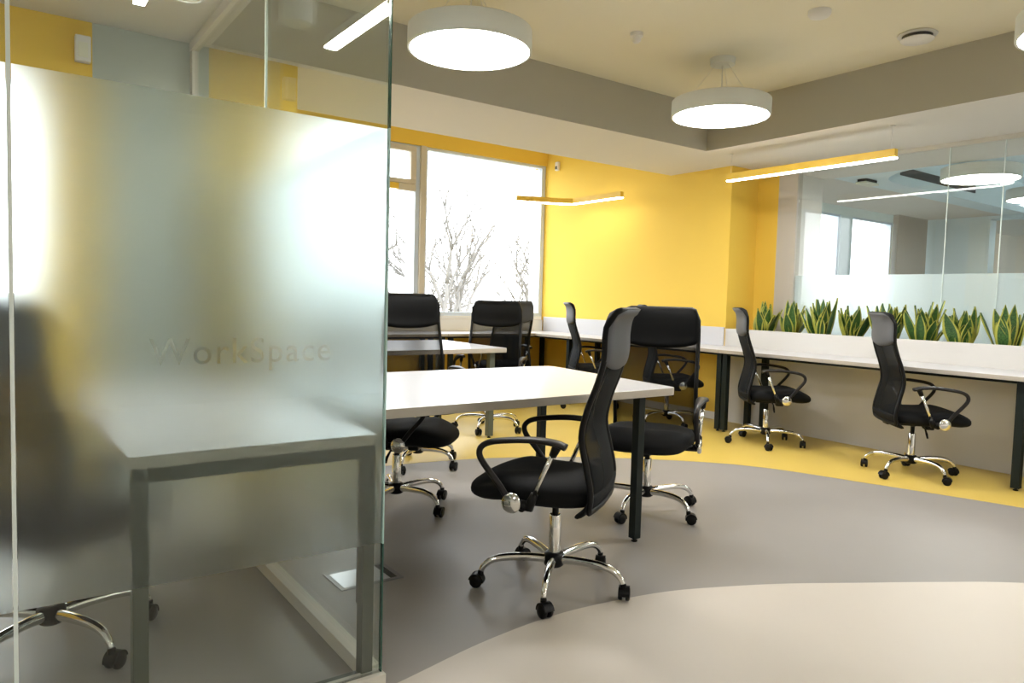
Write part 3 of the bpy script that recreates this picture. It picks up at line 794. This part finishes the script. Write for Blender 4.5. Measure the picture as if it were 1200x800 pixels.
line_lamp([(4.97, 6.90), (5.50, 6.70), (5.60, 6.62), (5.60, 5.80)], 2.29, 'yellow bent bar lamp hanging in the corner by the window and yellow wall', wires=(), group='yellow bar lamps', top=ZP)
line_lamp([(0.505, 2.25), (0.505, 3.42)], 2.335, 'white bar lamp inside the glass cabin', body='lampw', h=0.05, wires=((0.505, 2.4), (0.505, 3.3)))

line_lamp([(-0.55, 2.25), (-0.55, 3.42)], 2.335, 'white bar lamp over the far side of the glass cabin, out of the picture', body='lampw', h=0.05, wires=((-0.55, 2.4), (-0.55, 3.3)))  # second cabin lamp, unseen, added to brighten the interior
# ceiling fittings in the recess
def fitting(name, x, y, prof, label, cat, mat='white', ztop=ZR, extra=None):
    t = empty(name, (x, y, ztop)); tag(t, label, cat)
    MB().lathe([(r, -h) for r, h in prof], n=32).build('fitting_body', M[mat], t, smooth=True)
    if extra: MB().lathe([(r, -h) for r, h in extra], n=32).build('fitting_core', M['black'], t, smooth=True)
    return t
fitting('motion_detector', 3.43, 3.47, [(0.042, 0.0), (0.042, 0.022), (0.030, 0.026), (0.028, 0.05), (0.018, 0.062), (0.004, 0.064)], 'small white motion detector on the recess ceiling between the two round lamps', 'detector')
fitting('smoke_detector', 4.0, 2.53, [(0.065, 0.0), (0.065, 0.02), (0.055, 0.034), (0.03, 0.042), (0.004, 0.043)], 'white smoke detector on the ceiling above right of the second round lamp', 'detector')
fitting('air_valve', 4.80, 2.345, [(0.10, 0.0), (0.115, 0.006), (0.115, 0.010), (0.095, 0.012)], 'round white air valve with a black gap in the recess ceiling', 'air vent')
MB().lathe([(0.085, -0.010), (0.085, -0.020), (0.10, -0.022), (0.10, -0.012)], (4.80, 2.345, ZR), 32)
for o in list(C.objects):
    if o.name == 'air_valve':
        MB().lathe([(0.088, -0.012), (0.088, -0.030), (0.004, -0.030)], n=32).build('valve_throat', M['black'], o, smooth=True)
        MB().lathe([(0.004, -0.030), (0.09, -0.030), (0.098, -0.036), (0.09, -0.044), (0.004, -0.052)], n=32).build('valve_plate', M['white'], o, smooth=True)
# emergency light beyond the glass
t = empty('ceiling_light', (7.55, 4.12, ZL)); tag(t, 'small white ceiling box light beyond the far glass', 'lamp')
MB().box(-0.11, -0.05, -0.03, 0.11, 0.05, 0).build('fitting_body', M['black'], t, bevel=0.004)
MB().box(-0.13, -0.06, -0.055, 0.13, 0.06, -0.031).build('diffuser', M['offdisc'], t, bevel=0.006)
# wall sensors
t = empty('wall_sensor', (XW, 7.29, 2.865)); tag(t, 'small white sensor high on the yellow wall by the window', 'sensor')
MB().box(-0.04, -0.03, -0.055, 0, 0.03, 0.055).build('sensor_body', M['white'], t, bevel=0.008, seg=3)
MB().box(-0.046, -0.018, -0.04, -0.0402, 0.018, 0.0).build('sensor_lens', M['greysteel'], t, bevel=0.003)
t = empty('wall_speaker', (0.385, 4.38, 2.37)); tag(t, 'small cream box high on the yellow wall inside the glass cabin', 'sensor')
MB().box(-0.035, -0.05, -0.065, 0.035, 0, 0.065).build('sensor_body', M['white'], t, bevel=0.006, seg=3)
MB().box(-0.022, -0.053, -0.045, 0.022, -0.0502, 0.03).build('sensor_lens', M['offdisc'], t, bevel=0.003)

# ------------------------------------------------------------------ floor box
t = empty('floor_box', (1.225, 2.71, 0)); tag(t, 'metal floor socket box in the grey floor beside the glass cabin', 'floor box')
fx, fy = 0.135, 0.10
rim = MB().box(-fx, -fy, 0.0002, fx, -fy + 0.018, 0.005).box(-fx, fy - 0.018, 0.0002, fx, fy, 0.005).box(-fx, -fy + 0.018, 0.0002, -fx + 0.018, fy - 0.018, 0.005).box(fx - 0.018, -fy + 0.018, 0.0002, fx, fy - 0.018, 0.005)
rim.build('box_rim', M['steelrim'], t, bevel=0.001)
MB().box(-fx + 0.019, -fy + 0.019, 0.0002, fx - 0.05, fy - 0.019, 0.004).build('box_lid', M['steel'], t, bevel=0.001)
MB().box(fx - 0.048, -fy + 0.019, 0.0002, fx - 0.019, fy - 0.019, 0.003).build('cable_flap', M['plastic'], t, bevel=0.001)

# ------------------------------------------------------------------ planter and snake plants
t = MB().box(XW + 0.037, -0.5, 0.705, XG - 0.122, 4.55, 0.852).build('planting_soil', M['soil']); tag(t, 'dark soil filling the trough on top of the low white wall', 'soil', kind='stuff')
def snake_plant(y, x, seed, label, hmax=0.36, n=13):
    rnd = random.Random(seed); mb = MB(); uvs = []
    for k in range(n):
        a = rnd.uniform(0, 2 * PI); rr = rnd.uniform(0.0, 0.07)
        outer = k / (n - 1)
        h = hmax * rnd.uniform(0.62, 1.0) * (1 - 0.35 * outer * rnd.random())
        wd = rnd.uniform(0.034, 0.050); tilt = 0.05 + 0.42 * outer * rnd.uniform(0.6, 1.15)
        tw = rnd.uniform(-0.6, 0.6); bend = rnd.uniform(-0.05, 0.18) * outer
        base = Vector((rr * math.cos(a), rr * math.sin(a), 0)); out = Vector((math.cos(a), math.sin(a), 0))
        sdir0 = Vector((-math.sin(a), math.cos(a), 0)); N = 9; rows = []
        for i in range(N + 1):
            s = i / N
            w = wd * (0.62 + 0.55 * math.sin(min(1, s * 1.6) * PI * 0.62)) * (1 - max(0, (s - 0.45) / 0.55) ** 1.8) + 0.0006
            c = base + out * (h * (math.sin(tilt) * s + bend * s * s)) + Vector((0, 0, h * math.cos(tilt) * s))
            an = tw * s; sd = (sdir0 * math.cos(an) + out * math.sin(an)); nr = (out * math.cos(an) - sdir0 * math.sin(an))
            rows.append([c + sd * (w * q) - nr * (0.012 * (1 - q * q)) for q in (-1, -0.55, 0, 0.55, 1)])
        th = 0.0025
        vs = [p for r in rows for p in r]; W = 5; M0 = len(vs)
        vs2 = [p + out * th for p in vs]
        fs = []
        for i in range(N):
            for j in range(4):
                q = (i * W + j, i * W + j + 1, (i + 1) * W + j + 1, (i + 1) * W + j)
                fs.append(q); fs.append(tuple(M0 + e for e in q[::-1]))
            fs.append((i * W, (i + 1) * W, M0 + (i + 1) * W, M0 + i * W)); fs.append((i * W + 4, M0 + i * W + 4, M0 + (i + 1) * W + 4, (i + 1) * W + 4))
        mb.add(vs + vs2, fs)
        qs = [1, 0.55, 0, 0.55, 1]; o = rnd.random() * 7
        uvs += [(qs[j], i / N + o) for _ in range(2) for i in range(N + 1) for j in range(5)]
    ob = mb.build('snake_plant', M['leaf'], smooth='all')
    me = ob.data; ul = me.uv_layers.new(name='UVMap')
    for lp in me.loops: ul.data[lp.index].uv = uvs[lp.vertex_index]
    ob.location = (x, y, 0.858)
    tag(ob, label, 'plant', 'snake plants along the low wall')
PL = [(4.26, 'snake plant in front of the yellow wall edge, first of the plant row'), (3.98, 'snake plant in front of the greige pier'),
      (3.66, 'snake plant third along the row from the yellow wall'), (3.385, 'snake plant standing just before the chair back that overlaps the row'),
      (3.07, 'snake plant partly behind the nearest wall desk chair back'), (2.79, 'tall snake plant fourth from the right edge, past the chair back'),
      (2.49, 'wide snake plant second from the right edge of the row'), (2.20, 'snake plant at the right edge of the picture'),
      (1.9, 'snake plant just beyond the right edge of the picture')]
for i, (y, lab) in enumerate(PL):
    if y < 2: continue
    snake_plant(y, 6.075 + (0.02 if i % 2 else -0.01), 40 + i * 3, lab, 0.385 + 0.03 * ((i * 7) % 3 - 1), 22)

# ------------------------------------------------------------------ light and camera
wd = bpy.data.worlds.new('World'); sc.world = wd; wd.use_nodes = True
nt = wd.node_tree; bg = nt.nodes['Background']
tc = nt.nodes.new('ShaderNodeTexCoord'); sp = nt.nodes.new('ShaderNodeSeparateXYZ'); nt.links.new(tc.outputs['Generated'], sp.inputs[0])
rp = nt.nodes.new('ShaderNodeValToRGB')
rp.color_ramp.elements[0].position = 0.48; rp.color_ramp.elements[0].color = (0.55, 0.54, 0.48, 1)
rp.color_ramp.elements[1].position = 0.53; rp.color_ramp.elements[1].color = (0.92, 0.96, 1.0, 1)
mr = nt.nodes.new('ShaderNodeMapRange'); mr.inputs['From Min'].default_value = -1; mr.inputs['From Max'].default_value = 1
nt.links.new(sp.outputs[2], mr.inputs['Value']); nt.links.new(mr.outputs[0], rp.inputs[0]); nt.links.new(rp.outputs[0], bg.inputs['Color'])
bg.inputs['Strength'].default_value = 2.9
def portal(x0, x1, z0, z1, y, flip=False):
    l = bpy.data.lights.new('window_daylight', 'AREA'); l.shape = 'RECTANGLE'; l.size = x1 - x0; l.size_y = z1 - z0
    l.cycles.is_portal = True
    o = bpy.data.objects.new('window_daylight', l); C.objects.link(o)
    o.location = ((x0 + x1) / 2, y, (z0 + z1) / 2); o.rotation_euler = (PI / 2 if flip else -PI / 2, 0, 0)
portal(-2.4, 5.86, 0.93, 2.9, YW + 0.2)
portal(9.6, 14.9, 0.93, 2.9, YW + 0.2)

cam = bpy.data.cameras.new('camera'); co = bpy.data.objects.new('camera', cam); C.objects.link(co)
f, pit, roll, yaw = 845.645, 0.0592032446, 0.0271565940, 0.947310003
F = Vector((math.cos(yaw) * math.cos(pit), math.sin(yaw) * math.cos(pit), -math.sin(pit)))
Rr = F.cross(Vector((0, 0, 1))).normalized(); U = Rr.cross(F)
c, s = math.cos(roll), math.sin(roll)
R2 = Rr * c + U * s; U2 = U * c - Rr * s
mt = Matrix((R2, U2, -F)).transposed().to_4x4(); mt.translation = (0, 0, 1.16)
co.matrix_world = mt
cam.sensor_width = 36; cam.sensor_fit = 'HORIZONTAL'; cam.lens = f / 1200 * 36; cam.clip_start = 0.05; cam.clip_end = 500
sc.camera = co
sc.view_settings.view_transform = 'Standard'; sc.view_settings.look = 'None'
sc.view_settings.gamma = 1; sc.view_settings.use_curve_mapping = False
sc.view_settings.exposure = 1.4
sc.cycles.max_bounces = 16; sc.cycles.diffuse_bounces = 6; sc.cycles.glossy_bounces = 6
sc.cycles.transmission_bounces = 12; sc.cycles.transparent_max_bounces = 32
sc.cycles.caustics_reflective = True; sc.cycles.caustics_refractive = True
sc.cycles.blur_glossy = 0.3
sc.cycles.sample_clamp_indirect = 6
